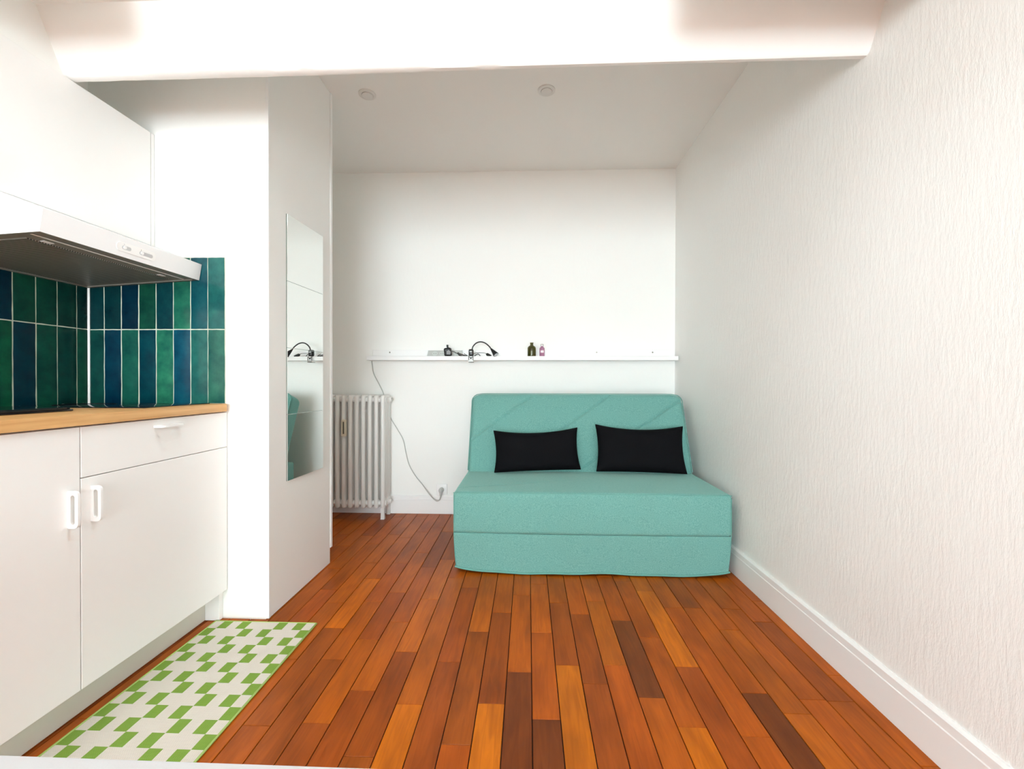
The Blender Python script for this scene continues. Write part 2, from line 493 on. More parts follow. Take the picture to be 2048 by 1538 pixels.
for k in range(k0, k1 + 1):
    xa = max(PX0 + k * PW, XL) + .0014; xb = min(PX0 + (k + 1) * PW, XR) - .0014
    rr = random.Random(k * 13 + 5)
    js = list(joints.get(k, []))
    if not js:
        js = [1.2 + rr.random() * .4]
    while js[-1] < YB - .3: js.append(js[-1] + .40 + rr.random() * .2)
    if k >= -15:
        while js[0] > YP + .3: js.insert(0, js[0] - .42 - rr.random() * .22)
    else:                        # under the cabinets: long boards
        while js[0] > YP + .3: js.insert(0, js[0] - .9)
    js = [j for j in js if YP + .05 < j < YB - .05]
    ys = [YP] + js + [YB]
    for ya, yb in zip(ys[:-1], ys[1:]):
        ln = yb - ya - .0012; w = xb - xa; c = .0011
        mb = MB()
        hx, hy = w / 2, ln / 2
        vs = [(-hx, -hy, -.02), (hx, -hy, -.02), (hx, hy, -.02), (-hx, hy, -.02),
              (-hx, -hy, -c), (hx, -hy, -c), (hx, hy, -c), (-hx, hy, -c),
              (-hx + c, -hy + c * .6, 0), (hx - c, -hy + c * .6, 0), (hx - c, hy - c * .6, 0), (-hx + c, hy - c * .6, 0)]
        fs = [(0, 1, 5, 4), (1, 2, 6, 5), (2, 3, 7, 6), (3, 0, 4, 7), (4, 5, 9, 8), (5, 6, 10, 9), (6, 7, 11, 10), (7, 4, 8, 11), (8, 9, 10, 11)]
        mb.add(vs, fs)
        p = mb.obj('plank', m_wood, floor, loc=((xa + xb) / 2, (ya + yb) / 2, -rr.random() * .0005))
        t = None
        for (y, tt) in tones.get(k, []):
            if ya < y < yb: t = tt
        if t is None:
            t = rr.choice('mmmdmb')
        c_ = TC[t]; j = rr.uniform(.92, 1.08)
        g = rr.uniform(.93, 1.07)
        p.color = (c_[0] * j, c_[1] * j * g, c_[2] * j, 1)

MB().box(XL, XR, YF, YP, -.05, 0).obj('floor_boarding', newmat('brown_boarding', (.30, .075, .012, 1), .3), floor)

# ------------------------------------------------------------------ walls and ceilings
T = .12
wall_back = MB().box(XL - T, XR + T, YB, YB + T, -.02, ZC + .02).obj('wall_back', m_back)
tag(wall_back, 'white end wall behind the teal sofa', 'wall', kind='structure')
wall_right = MB().box(XR, XR + T, YF - T, YB, -.02, 2.9).obj('wall_right', m_plaster)
tag(wall_right, 'white right wall with combed vertical plaster relief', 'wall', kind='structure')
wall_left = MB().box(XL - T, XL, YF - T, YB, -.02, 2.9).obj('wall_left', m_wall)
tag(wall_left, 'white left wall carrying the kitchen and its green tiles', 'wall', kind='structure')
wf = MB()
wf.box(XL, WIN[0], YF - .2, YF, -.02, 2.9); wf.box(WIN[1], XR, YF - .2, YF, -.02, 2.9)
wf.box(WIN[0], WIN[1], YF - .2, YF, -.02, WIN[2]); wf.box(WIN[0], WIN[1], YF - .2, YF, WIN[3], 2.9)
wall_front = wf.obj('wall_front', m_wall)
tag(wall_front, 'white window wall behind the camera', 'wall', kind='structure')
part = MB().box(XL, XCOL - .012, YK, YCOL, -.02, ZC).obj('wall_partition', m_wall)
tag(part, 'white boxed closet block between kitchen and radiator niche', 'wall', kind='structure')
MB().box(XCOL - .012, XCOL, YK + .012, YCOL - .012, .002, ZC - .001, .0008).obj('side_panel', m_closet, part)
MB().box(XCOL - .012, XCOL + .0015, YK - .0005, YK + .0112, .002, ZC - .001, .001).obj('corner_bead', m_base, part)
MB().box(XCOL - .0118, XCOL + .004, YCOL - .0112, YCOL + .010, .085, ZC - .001, .001).obj('edge_strip', m_base, part)

ceil = MB().box(XL, XR, 1.40, YB, ZC, ZC + .1).obj('ceiling', m_ceil)
tag(ceil, 'flat white ceiling over the sofa end', 'ceiling', kind='structure')
cf = MB()
cf.box(XL, SKY[0], YF, 1.36, ZF, ZF + .08); cf.box(SKY[1], XR, YF, 1.36, ZF, ZF + .08)
cf.box(SKY[0], SKY[1], YF, SKY[2], ZF, ZF + .08); cf.box(SKY[0], SKY[1], SKY[3], 1.36, ZF, ZF + .08)
# lined shaft of the roof window
for (a, b_, c_, d_) in ((SKY[0] - .06, SKY[0], SKY[2] - .06, SKY[3] + .06), (SKY[1], SKY[1] + .06, SKY[2] - .06, SKY[3] + .06),
                        (SKY[0], SKY[1], SKY[2] - .06, SKY[2]), (SKY[0], SKY[1], SKY[3], SKY[3] + .06)):
    cf.box(a, b_, c_, d_, ZF + .08, ZF + .34)
# unseen lower strips, added along both sides to shade the beam ends
cf.box(-1.588, -1.22, YF, 1.14, 2.06, ZF); cf.box(.42, XR, YF, 1.19, 2.052, ZF)
cfo = cf.obj('ceiling', m_ceil)
tag(cfo, 'lower white ceiling strip with roof window in front of the beam', 'ceiling', kind='structure')
# roof above the lower ceiling keeps daylight out of the void
# beam with a face leaning towards the room
bm_pts = [(1.437, 2.052), (1.448, 2.046), (1.466, 2.048), (1.468, 2.62), (1.30, 2.62), (1.30, ZF + .02), (1.352, ZF)]
mbb = MB()
nx = 64
rrb = random.Random(3)
prev = None; vs = []; fs = []
wob = [rrb.uniform(-.0018, .0018) for _ in range(nx + 1)]
for i in range(nx + 1):
    x = XL + (XR - XL) * i / nx
    s = .004 * math.sin(x * 2.1 + .6) + wob[i]
    for j, (y, z) in enumerate(bm_pts):
        dy = s if j in (0, 1) else 0; dz = (s * .5 + .006 * (x + .2) / 1.3) if j in (0, 1, 2) else 0
        vs.append((x, y + dy, z + dz))
nb = len(bm_pts)
for i in range(nx):
    for j in range(nb):
        fs.append((i * nb + j, i * nb + (j + 1) % nb, (i + 1) * nb + (j + 1) % nb, (i + 1) * nb + j))
fs.append(tuple(range(nb))); fs.append(tuple(range(nx * nb, nx * nb + nb)))
mbb.add(vs, fs)
beam = mbb.obj('trim_1', m_beam, smooth=35)
tag(beam, 'white plastered beam with slanted face crossing under the ceiling', 'beam', kind='structure')
soff = MB().box(XL, -1.588, YF, 1.444, 2.040, ZF).obj('wall_soffit', m_wall)
tag(soff, 'white boxed soffit above the wall cabinets', 'wall', kind='structure')


# window behind the camera and roof window
def window(name, label, horizontal):
    if not horizontal:
        x0, x1, z0, z1 = WIN; y = YF - .14
        fr = MB()
        for (a, b_, c_, d_) in ((x0, x0 + .05, z0, z1), (x1 - .05, x1, z0, z1), (x0 + .05, x1 - .05, z0, z0 + .05), (x0 + .05, x1 - .05, z1 - .05, z1)):
            fr.box(a, b_, y - .03, y + .03, c_, d_)
        xm = (x0 + x1) / 2
        fr.box(xm - .04, xm + .04, y - .03, y + .03, z0 + .05, z1 - .05)
        w = fr.obj(name, m_frame)
        for (a, b_) in ((x0 + .05, xm - .04), (xm + .04, x1 - .05)):
            MB().box(a, b_, y - .003, y + .003, z0 + .05, z1 - .05).obj('pane', m_pane, w)
    else:
        x0, x1, y0, y1 = SKY; z = ZF + .30
        fr = MB()
        for (a, b_, c_, d_) in ((x0, x0 + .05, y0, y1), (x1 - .05, x1, y0, y1), (x0 + .05, x1 - .05, y0, y0 + .05), (x0 + .05, x1 - .05, y1 - .05, y1)):
            fr.box(a, b_, c_, d_, z - .02, z + .02)
        w = fr.obj(name, m_frame)
        MB().box(x0 + .05, x1 - .05, y0 + .05, y1 - .05, z - .003, z + .003).obj('pane', m_pane, w)
    return tag(w, label, 'window', kind='structure')


window('window_1', 'white framed window in the wall behind the camera', False)
window('window_2', 'roof window in the lower ceiling', True)


# skirting boards with a stepped profile
def skirt_profile(h, t):
    return [(0, 0.001), (t, 0.001), (t, h - .034), (t * .86, h - .031), (t * .84, h - .008), (t * .35, h), (0, h)]


pr = skirt_profile(.139, .015)
bb = MB().prism([(XR - a, z) for a, z in pr], 1, YF + .001, YB - .015)
tag(bb.obj('baseboard_right', m_base), 'white skirting board along the right wall', 'baseboard', kind='structure')
bb = MB().prism([(YB - a, z) for a, z in pr], 0, XL + .001, XR - .001)
tag(bb.obj('baseboard_back', m_base), 'white skirting board along the end wall', 'baseboard', kind='structure')

# ------------------------------------------------------------------ wall tiles
TZ = [(.9075, 1.2150), (1.2190, 1.517)]
TG = .0044


def tile_mesh(w, h, seed):
    """one hand-made tile: uneven edge, low pillow; local x width, z height, front at -y"""
    rr = random.Random(seed); nxs, nzs = 4, 8; t = .0055
    vs = []; fs = []
    for j in range(nzs + 1):
        for i in range(nxs + 1):
            x = -w / 2 + w * i / nxs; z = -h / 2 + h * j / nzs
            edge = i in (0, nxs) or j in (0, nzs)
            if i in (0, nxs): x += rr.uniform(-.0008, .0008)
            if j in (0, nzs): z += rr.uniform(-.0006, .0006)
            y = -t + (.0013 if edge else rr.uniform(-.0002, .0002))
            vs.append((x, y, z))
    for j in range(nzs):
        for i in range(nxs):
            a = j * (nxs + 1) + i
            fs.append((a, a + 1, a + nxs + 2, a + nxs + 1))
    n = len(vs)
    ring = [i for i in range(nxs + 1)] + [(j + 1) * (nxs + 1) - 1 for j in range(1, nzs + 1)] + [nzs * (nxs + 1) + i for i in range(nxs - 1, -1, -1)] + [j * (nxs + 1) for j in range(nzs - 1, 0, -1)]
    for i in ring:
        vs.append((vs[i][0], 0, vs[i][2]))
    m = len(ring)
    for i in range(m):
        fs.append((ring[i], n + i, n + (i + 1) % m, ring[(i + 1) % m]))
    return MB().add(vs, fs).mesh('tile', m_tile, 50)


_tm = {}


def tile(parent, w, h, seed, loc, rotz, col):
    key = (round(w, 4), round(h, 4), seed % 3)
    if key not in _tm: _tm[key] = tile_mesh(w, h, seed % 3 + int(w * 1e4))
    o = bpy.data.objects.new('tile', _tm[key]); COL.objects.link(o); o.parent = parent
    o.location = loc; o.rotation_euler = (0, 0, rotz)
    c = srgb(*col); o.color = (c[0] * .5, c[1] * .68, c[2] * .78, 1)


# end wall of the kitchen (8 columns), grout bed then tiles
MB().box(XL + .001, -1.2705, YK - .0042, YK + .001, .9068, 1.519).obj('grout', m_grout, part)
edges = [-1.861, -1.794, -1.719, -1.643, -1.566, -1.493, -1.417, -1.343, -1.270]
colT = [(14, 66, 66), (14, 66, 66), (6, 52, 68), (24, 88, 66), (16, 76, 78), (46, 130, 98), (22, 104, 106), (44, 122, 110)]  # upper row: shade under the hood is mixed into these glaze tones
colB = [(20, 84, 72), (4, 64, 82), (32, 110, 88), (6, 74, 82), (54, 142, 104), (18, 94, 112), (48, 126, 110), (54, 128, 104)]
for i in range(8):
    xa, xb = edges[i] + TG / 2, edges[i + 1] - TG / 2
    for rw, cols in ((0, colB), (1, colT)):
        z0, z1 = TZ[rw]
        tile(part, .0706 if i else xb - xa, z1 - z0, i * 2 + rw, ((xa + xb) / 2, YK - .001, (z0 + z1) / 2), 0, cols[i])
# left wall (8 columns towards the camera)
MB().box(XL - .001, XL + .0042, 1.18, YK - .0044, .9068, 1.519).obj('grout', m_grout, wall_left)
yed = [1.777, 1.729, 1.655, 1.580, 1.505, 1.430, 1.355, 1.280, 1.205]
lT = [(8, 62, 54), (12, 74, 58), (18, 84, 62), (18, 82, 60), (4, 50, 66), (16, 80, 60), (20, 90, 78), (8, 66, 70)]
lB = [(22, 98, 70), (10, 76, 62), (16, 88, 66), (2, 54, 66), (22, 104, 66), (14, 82, 76), (26, 100, 76), (10, 72, 78)]
for i in range(8):
    yb, ya = yed[i] - TG / 2, yed[i + 1] + TG / 2
    for rw, cols in ((0, lB), (1, lT)):
        z0, z1 = TZ[rw]
        tile(wall_left, .0703 if i else yb - ya, z1 - z0, i * 2 + rw + 1, (XL + .001, (ya + yb) / 2, (z0 + z1) / 2), R(90), cols[i])
MB().prism([(XL + .004, YK - .0045), (XL + .0115, YK - .0062), (XL + .0115, YK - .0085), (XL + .0062, YK - .0115), (XL + .004, YK - .0115)], 2, .9068, 1.517).obj('corner_caulk', m_caulk, part)

# ------------------------------------------------------------------ kitchen
XCF = -1.262          # plane of the base fronts
ZB0, ZB1 = .125, .873


def handle(parent, loc, rot):
    """flat pull: rounded plate with a slot; local x = out of the door, z = length, y = thickness"""
    mb = MB(); w, h, t = .030, .103, .0075
    out = [(p[0] if p[0] > 0 else -w / 2, p[1]) for p in rrect(w, h, .012, 6)]
    inn = rrect(.0125, h - .022, .00624, 8)
    # ring faces between outline and slot, built as two strips with matching angular sampling
    def sample(poly, n=48):
        P = [Vector((p[0], p[1])) for p in poly]; Ls = [0]
        for i in range(len(P)): Ls.append(Ls[-1] + (P[(i + 1) % len(P)] - P[i]).length)
        res = []
        for k in range(n):
            s = Ls[-1] * k / n
            i = max(j for j in range(len(P)) if Ls[j] <= s + 1e-9)
            seg = (P[(i + 1) % len(P)] - P[i]); q = P[i] + (seg * ((s - Ls[i]) / seg.length) if seg.length > 1e-9 else seg * 0)
            res.append(q)
        return res
    A = sample(out); B = sample(inn)
    # align start by angle
    ang = lambda q: math.atan2(q.y, q.x)
    kA = min(range(48), key=lambda i: abs(ang(A[i]))); kB = min(range(48), key=lambda i: abs(ang(B[i])))
    A = A[kA:] + A[:kA]; B = B[kB:] + B[:kB]
    n = 48
    vs = [(q.x, -t / 2, q.y) for q in A] + [(q.x, -t / 2, q.y) for q in B] + [(q.x, t / 2, q.y) for q in A] + [(q.x, t / 2, q.y) for q in B]
    fs = []
    for i in range(n):
        j = (i + 1) % n
        fs += [(i, j, n + j, n + i), (2 * n + i, 3 * n + i, 3 * n + j, 2 * n + j), (i, 2 * n + i, 2 * n + j, j), (n + i, n + j, 3 * n + j, 3 * n + i)]
    mb.add(vs, fs)
    return mb.obj('handle', m_handle, parent, smooth=40, loc=loc, rot=rot)


def base_cabinet(y0, y1, drawer, label, hy):
    c = empty('base_cabinet', ((XL + XCF) / 2, (y0 + y1) / 2, 0))
    ox, oy = c.location.x, c.location.y
    def P(mb, name, m, par=c, **k):
        mb.v = [(x - ox, y - oy, z) for x, y, z in mb.v]
        return mb.obj(name, m, par, **k)
    P(MB().box(XL + .012, XCF - .022, y0 + .0005, y1 - .0005, ZB0, ZB1 - .002), 'body', m_carc)
    g = .0014
    if drawer:
        d = P(MB().box(XCF - .02, XCF, y0 + g, y1 - g, .726, ZB1 - .003, .001), 'drawer', m_lac)
        h = handle(d, (XCF + .0151 - ox, (y0 + y1) / 2 - oy - .008, .846), (R(90), 0, 0))
        dr = P(MB().box(XCF - .02, XCF, y0 + g, y1 - g, ZB0, .7235, .001), 'door', m_lac)
    else:
        dr = P(MB().box(XCF - .02, XCF, y0 + g, y1 - g, ZB0, ZB1 - .003, .001), 'door', m_lac)
    handle(dr, (XCF + .0151 - ox, hy - oy, .646), (0, 0, 0))
    tag(c, label, 'cabinet', 'white kitchen base cabinets')
    return c


base_cabinet(1.181, 1.781, True, 'white base cabinet with a drawer above its door, next to the closet', 1.213)
base_cabinet(.581, 1.181, False, 'white base cabinet with one full-height door, nearest the camera', 1.149)
tag(MB().box(-1.362, -1.345, .59, 1.7825, .002, ZB0 - .0008, .0008).obj('plinth_board', m_plinth), 'long greyish white plinth board recessed under the base cabinets', 'plinth')
fil = MB().box(-1.344, -1.283, 1.760, 1.7825, .002, .1245, .001).obj('filler_block', m_lac)
tag(fil, 'small white filler block closing the plinth beside the closet', 'filler')
MB().lathe([(.0022, -.0006), (.0022, .0004)], (-1.327, 1.7603, .092), 8, 'y').obj('screw_hole', m_screw, fil)

wt = MB()
pts = [(-1.250, .58), (-1.250, 1.757)] + [(-1.250 - .020 * (1 - math.cos(R(a))), 1.757 + .020 * math.sin(R(a))) for a in (30, 60, 90)] + [(XL + .012, 1.777), (XL + .012, .58)]
zt = [(.875, 0), (.8765, .0), (.9035, .0), (.9056, .0008), (.9062, .003)]
vs = []; fs = []
npt = len(pts)
cx_, cy_ = -1.55, 1.2
for z, ins in zt:
    for (x, y) in pts:
        vs.append((x - ins if x > -1.5 else x, y - ins * .5 if y > 1.6 else y, z))
for l in range(len(zt) - 1):
    for i in range(npt):
        j = (i + 1) % npt
        fs.append((l * npt + i, l * npt + j, (l + 1) * npt + j, (l + 1) * npt + i))
fs.append(tuple(range(npt))); fs.append(tuple(range((len(zt) - 1) * npt, len(zt) * npt)))
wto = MB().add(vs, fs).obj('worktop', m_oak, smooth=40)
tag(wto, 'light oak kitchen worktop with rounded corner under the green tiles', 'worktop')

# built-in glass hob next to the end wall
hob = empty('glass_hob', (-1.57, 1.60, .9062))
MB().rbox((-.252, -.152, .0002), (.252, .157, .0035), .0016, (2, 2, 1), rs=2).obj('glass_plate', m_blackglass, hob, smooth=50)
for (x, y, r) in ((-.12, .0, .09), (.12, .0, .075)):
    MB().tube([(x + r * math.cos(a), y + r * math.sin(a), .0036) for a in [2 * math.pi * k / 40 for k in range(41)]], .0007, 4, False).obj('cooking_zone', m_hobedge, hob)
tag(hob, 'flat black glass hob set in the worktop corner against the tiles', 'hob')
# loose black cooking plate at the left edge of the view
cp = empty('cooking_plate', (-1.60, 1.165, .9062))
MB().rbox((-.185, -.140, .0003), (.185, .140, .0065), .003, (2, 2, 1), rs=2).obj('base_tray', m_hobedge, cp, smooth=50)
def cpl(x, y, z): return (x, y, z)
mbp = MB()
mbp.prism(rrect(.376, .286, .03, 6), 2, .0068, .0125)
mbp.prism(rrect(.362, .272, .026, 6), 2, .0125, .0142)
mbp.obj('glass_top', m_blackglass, cp, smooth=30)
tag(cp, 'black portable cooking plate lying on the worktop near the camera', 'hob')

# wall cabinet, its filler and the hood
XU = -1.574
wc = empty('wall_cabinet', (-1.72, 1.48, 1.566))
def PW_(mb, name, m, par=wc, **k):
    mb.v = [(x + 1.72, y - 1.48, z - 1.566) for x, y, z in mb.v]
    return mb.obj(name, m, par, **k)
PW_(MB().box(XL + .002, XU - .021, 1.164, 1.782, 1.568, 2.033), 'body', m_carc)
dr = PW_(MB().box(XU - .02, XU, 1.165, 1.7625, 1.566, 2.035, .001), 'door', m_lac)
PW_(MB().box(XU - .02, XU - .0012, 1.7655, 1.782, 1.566, 2.035, .0006), 'filler_strip', m_lac)
handle(dr, (XU + .0151 + 1.72, 1.200 - 1.48, 1.628 - 1.566), (0, 0, 0))
tag(wc, 'white wall cabinet above the cooker hood', 'cabinet')

hd = empty('cooker_hood', (-1.62, 1.48, 1.393))
def PH(mb, name, m, par=hd, **k):
    mb.v = [(x + 1.62, y - 1.48, z - 1.393) for x, y, z in mb.v]
    return mb.obj(name, m, par, **k)
HY0, HY1 = 1.178, 1.774
def hood_poly(dz=0):
    return [(-1.8585, 1.392), (-1.8585, 1.5655), (-1.576, 1.5655), (-1.365, 1.487), (-1.376, 1.421)]
hp = hood_poly()
n = len(hp); inset = .022
# shell: open underside with a rim
vs = []; fs = []
for y in (HY0, HY1):
    vs += [(x, y, z) for x, z in hp]
fs += [tuple(range(n)), tuple(range(n, 2 * n))]
for i in range(n - 1):
    fs.append((i, i + 1, i + 1 + n, i + n))
# rim ring on the underside
def under(x): return 1.392 + (x + 1.8585) / (1.8585 - 1.376) * .029
rim = [(-1.8585, HY0), (-1.376, HY0), (-1.376, HY1), (-1.8585, HY1)]
rin = [(-1.8585 + .012, HY0 + .014), (-1.376 - .014, HY0 + .014), (-1.376 - .014, HY1 - .014), (-1.8585 + .012, HY1 - .014)]
bs = len(vs)
vs += [(x, y, under(x)) for x, y in rim] + [(x, y, under(x)) for x, y in rin] + [(x, y, under(x) + .010) for x, y in rin]
for i in range(4):
    j = (i + 1) % 4
    fs.append((bs + i, bs + j, bs + 4 + j, bs + 4 + i)); fs.append((bs + 4 + i, bs + 4 + j, bs + 8 + j, bs + 8 + i))
fs.append((bs + 8, bs + 9, bs + 10, bs + 11))
hm = MB().add(vs[:bs], fs[:-9]); hm.add(vs[bs:], [tuple(i - bs for i in f) for f in fs[-9:]], 1)
PH(hm, 'canopy', [m_metalwhite, m_hoodin])
# underside panel and filter
def slab(x0, x1, y0, y1, dz0, dz1):
    v = [(x, y, under(x) + d) for d in (dz0, dz1) for y in (y0, y1) for x in (x0, x1)]
    return MB().add(v, [(0, 2, 3, 1), (4, 5, 7, 6), (0, 1, 5, 4), (2, 6, 7, 3), (0, 4, 6, 2), (1, 3, 7, 5)])
PH(slab(-1.846, -1.391, HY0 + .015, HY1 - .015, .0045, .0098), 'underside_panel', m_hoodin)
PH(slab(-1.835, -1.470, HY0 + .045, HY1 - .045, .0015, .0044), 'grease_filter', m_filter)
PH(slab(-1.4300, -1.4265, HY0 + .02, HY1 - .02, .0030, .0045), 'panel_seam', m_metalwhite)
for y in (1.27, 1.68):
    PH(slab(-1.466, -1.452, y - .014, y + .014, .0030, .0045), 'filter_clip', m_metalwhite)
# control panel on the sloping front: local frame on that face
a = math.atan2(.011, .066)
ctl = bpy.data.objects.new('control_panel', MB().prism(rrect(.152, .031, .0154, 8), 1, -.0022, .0002).mesh('control_panel', m_handle, 40))
COL.objects.link(ctl); ctl.parent = hd
ctl.location = (-1.3707 + 1.62, 1.477 - 1.48, 1.4535 - 1.393)
ctl.rotation_euler = (a * -1 * 0, 0, R(90))
ctl.rotation_euler = Matrix(((0, -math.cos(a), math.sin(a)), (1, 0, 0), (0, math.sin(a), math.cos(a)))).to_euler()
m_slot = newmat('grey_slot', (.55, .56, .57, 1), .5)
for (u, w) in ((-.040, .034), (.036, .054)):
    s = MB().prism(rrect(w, .0125, .0062, 6, u, -.001), 1, -.0027, -.0020).obj('slider_slot', m_slot, ctl, smooth=40)
    MB().lathe([(.0052, -.0062), (.0052, -.0026)], (u - w / 2 + .009, 0, -.001), 14, 'y').obj('slider_knob', m_handle, s, smooth=40)
for k in range(5):
    MB().box(.022 + k * .0062, .0242 + k * .0062, -.0024, -.0021, .0087, .0095).obj('scale_mark', m_slot, ctl)
MB().prism([(.0125, .0080), (.0165, .0080), (.0145, .0115)], 1, -.0024, -.0021).obj('fan_mark', m_screw, ctl)
MB().lathe([(.0016, -.0024), (.0016, -.0021)], (-.050, 0, .0095), 10, 'y').obj('lamp_mark', m_slot, ctl)
tag(hd, 'white slim cooker hood with slider controls over the worktop', 'cooker hood')

# ------------------------------------------------------------------ rug
rug = empty('kitchen_rug', (-1.080, 1.355, 0))
RA = 'cgcgcccgcgc'; RB = 'gcccgcgcccg'
cw, ch = .0385, .0514; nrow = 15
bw = .0045
w2 = 11 * cw / 2; top = 1.757 - 1.355 - bw
vs = []; fs = []; mi = []
mb = MB()
sub_ = 2
for rI in range(nrow):
    s = RA if rI % 2 == 0 else RB
    for cI in range(11):
        x0 = -w2 + cI * cw; y1 = top - rI * ch
        mb.add([(x0, y1 - ch, .0056), (x0 + cw, y1 - ch, .0056), (x0 + cw, y1, .0056), (x0, y1, .0056)], [(0, 1, 2, 3)], 0 if s[cI] == 'c' else 1)
bot = top - nrow * ch
mb.add([(-w2, bot, .0056), (w2, bot, .0056), (w2, top, .0056), (-w2, top, .0056), (-w2, bot, .0008), (w2, bot, .0008), (w2, top, .0008), (-w2, top, .0008)],
       [(4, 5, 1, 0), (5, 6, 2, 1), (6, 7, 3, 2), (7, 4, 0, 3), (7, 6, 5, 4)], 0)
mb.obj('woven_field', [m_rugc, m_rugg], rug)
loop = [(-w2, bot), (w2, bot), (w2, top), (-w2, top)]
MB().tube([(x, y, .0042) for x, y in loop + [loop[0]]], .0040, 8, False).obj('binding', m_rugb, rug, smooth=60)
tag(rug, 'cream and green checked woven rug in front of the kitchen', 'rug')

# ------------------------------------------------------------------ mirror of four square panes on the closet side
mir = empty('wall_mirror', (XCOL + .002, 1.918, .55), (0, 0, R(-2.7)))
for k in range(4):
    z0 = k * .3005
    t = MB().box(.0002, .0042, .000, .310, z0 + .0006, z0 + .2999, .0006).obj('mirror_tile', m_mirror, mir)
    MB().box(-.0018, .0001, -.0002, .3102, z0, z0 + .3003).obj('backing', m_mirrorback, t)
tag(mir, 'tall frameless mirror of four panes on the closet side', 'mirror')

# ------------------------------------------------------------------ recessed ceiling spots
for (x, lab) in ((-.888, 'white recessed ceiling spot nearer the closet'), (.095, 'white recessed ceiling spot above the middle of the room')):
    s = empty('ceiling_spot', (x, 2.373, ZC))
    ring = [(.030, -.001), (.031, -.006), (.040, -.0075), (.0465, -.004), (.047, 0)]
    vs = []
    MB().lathe(ring, (0, 0, 0), 36).obj('rim', m_spot, s, smooth=50)
    MB().lathe([(.029, -.0095), (.027, -.0105), (.018, -.012), (.001, -.0125)][::-1] + [(.029, -.004)], (0, 0, 0), 32).obj('lens', m_lens if False else m_spot, s, smooth=50)
    tag(s, lab, 'ceiling light', 'recessed spots in the ceiling')

# ------------------------------------------------------------------ wall ledge
SX0, SX1 = -1.186, 1.0715
shelf = empty('wall_ledge', ((SX0 + SX1) / 2, YB, 1.17))
so = shelf.location
def PS(mb, name, m, par=shelf, **k):
    mb.v = [(x - so.x, y - so.y, z - so.z) for x, y, z in mb.v]
    return mb.obj(name, m, par, **k)
PS(MB().box(SX0, SX1, 3.150, YB - .0005, 1.156, 1.1855, .0012), 'shelf_board', m_base)
rail = PS(MB().box(SX0 + .01, SX1 - .002, YB - .016, YB - .0005, 1.1858, 1.238, .0012), 'back_rail', m_base)
for x in (-1.046, .507, .918):
    MB().lathe([(.0058, -.0166), (.0050, -.0182), (.001, -.0186)], (x - so.x, YB - so.y, 1.2195 - so.z), 12, 'y').obj('screw', m_screw, rail, smooth=50)
tag(shelf, 'long white wall ledge with a back rail above the sofa', 'shelf')
ZS = 1.1857

# power strip standing on the ledge
ps = empty('power_strip', (-.6205, 3.222, ZS))
mb = MB()
W_, H_ = .252, .047
vs = []
for (y, z, e) in ((-.016, 0, .004), (.006, H_, 0), (.028, H_, 0), (.028, 0, .004)):
    vs += [(-W_ / 2 - e, y, z), (W_ / 2 + e, y, z)]
mb.add(vs, [(0, 1, 3, 2), (2, 3, 5, 4), (4, 5, 7, 6), (6, 7, 1, 0), (0, 2, 4, 6), (1, 7, 5, 3)])
mb.obj('housing', m_strip, ps)
fa = math.atan2(.022, H_)
for x in (-.0735, -.0205, .0325, .0855):
    s = MB().lathe([(.0195, -.0012), (.0195, .002), (.0165, .0022), (.016, -.0004)], (0, 0, 0), 24, 'y').obj('socket', m_socket, ps, smooth=40)
    s.location = (x, -.0052, .0225); s.rotation_euler = (-fa, 0, 0)
    for dx in (-.0075, .0075):
        MB().lathe([(.0024, -.0019), (.0024, -.0005)], (dx, 0, 0), 10, 'y').obj('pin_hole', m_dark, s)
tag(ps, 'silver grey power strip with sockets on the wall ledge', 'power strip')

# black adapter plugged into the strip
adp = empty('power_adapter', (-.584, 3.165, ZS))
def ad_def(x, y, z): return (x * 1.12, y, z)
MB().rbox((-.025, -.016, .0008), (.023, .030, .062), .012, (3, 3, 4), ad_def).obj('body', m_black, adp, smooth=60, rot=(0, R(-6), 0))
MB().prism([(-.008, .012), (.017, .010), (.021, .030), (.006, .044), (-.010, .034)], 1, -.0172, -.0155).obj('rating_plate', newmat('dark_grey_plate', (.22, .22, .22, 1), .4), adp)
MB().tube(spline([(-.004, .006, .058), (-.008, .006, .072), (-.007, .006, .084)]), [.007] * 8 + [.0075] * 8 + [.0055], 10).obj('pin_end', m_black, adp, smooth=50)
tag(adp, 'black adapter leaning on the power strip', 'adapter')

# clip lamp with gooseneck
lamp = empty('clip_lamp', (-.415, 3.150, ZS))
MB().rbox((-.0175, -.014, .0008), (.0175, .022, .050), .010, (3, 3, 4)).obj('clamp_jaw', m_black, lamp, smooth=60)
MB().box(-.009, .009, -.0155, -.0138, .028, .036, .0006).obj('switch', m_strip, lamp)
mb = MB()
for sx in (-1, 1):
    mb.tube([(sx * .0155, -.012, .004), (sx * .0155, -.0165, -.012), (sx * .0165, -.0165, -.034)], .0022, 8)
mb.tube([(-.012, -.0155, -.006), (.0, -.0175, -.014), (.012, -.0155, -.006)], .0020, 8)
mb.box(-.005, .005, -.0185, -.0135, -.021, -.011)
mb.obj('spring', m_black, lamp, smooth=50)
mb = MB()
mb.prism([(-.019, -.030), (.019, -.030), (.0165, -.046), (-.0165, -.046)], 1, -.020, -.0165)
mb.box(-.0165, .0165, -.020, .030, -.046, -.0425)
mb.obj('lower_jaw', newmat('grey_steel', (.30, .30, .28, 1), .4, metal=.6), lamp)
neck = spline([(.006, .004, .046), (.014, .002, .070), (.036, 0, .093), (.066, -.002, .103), (.100, -.004, .095), (.130, -.008, .072), (.149, -.010, .048)], 8)
MB().tube(neck, .0046, 10).obj('gooseneck', m_black, lamp, smooth=60)
hd_dir = Vector((.040, -.020, -.048)).normalized(); p0 = Vector((.147, -.010, .051))
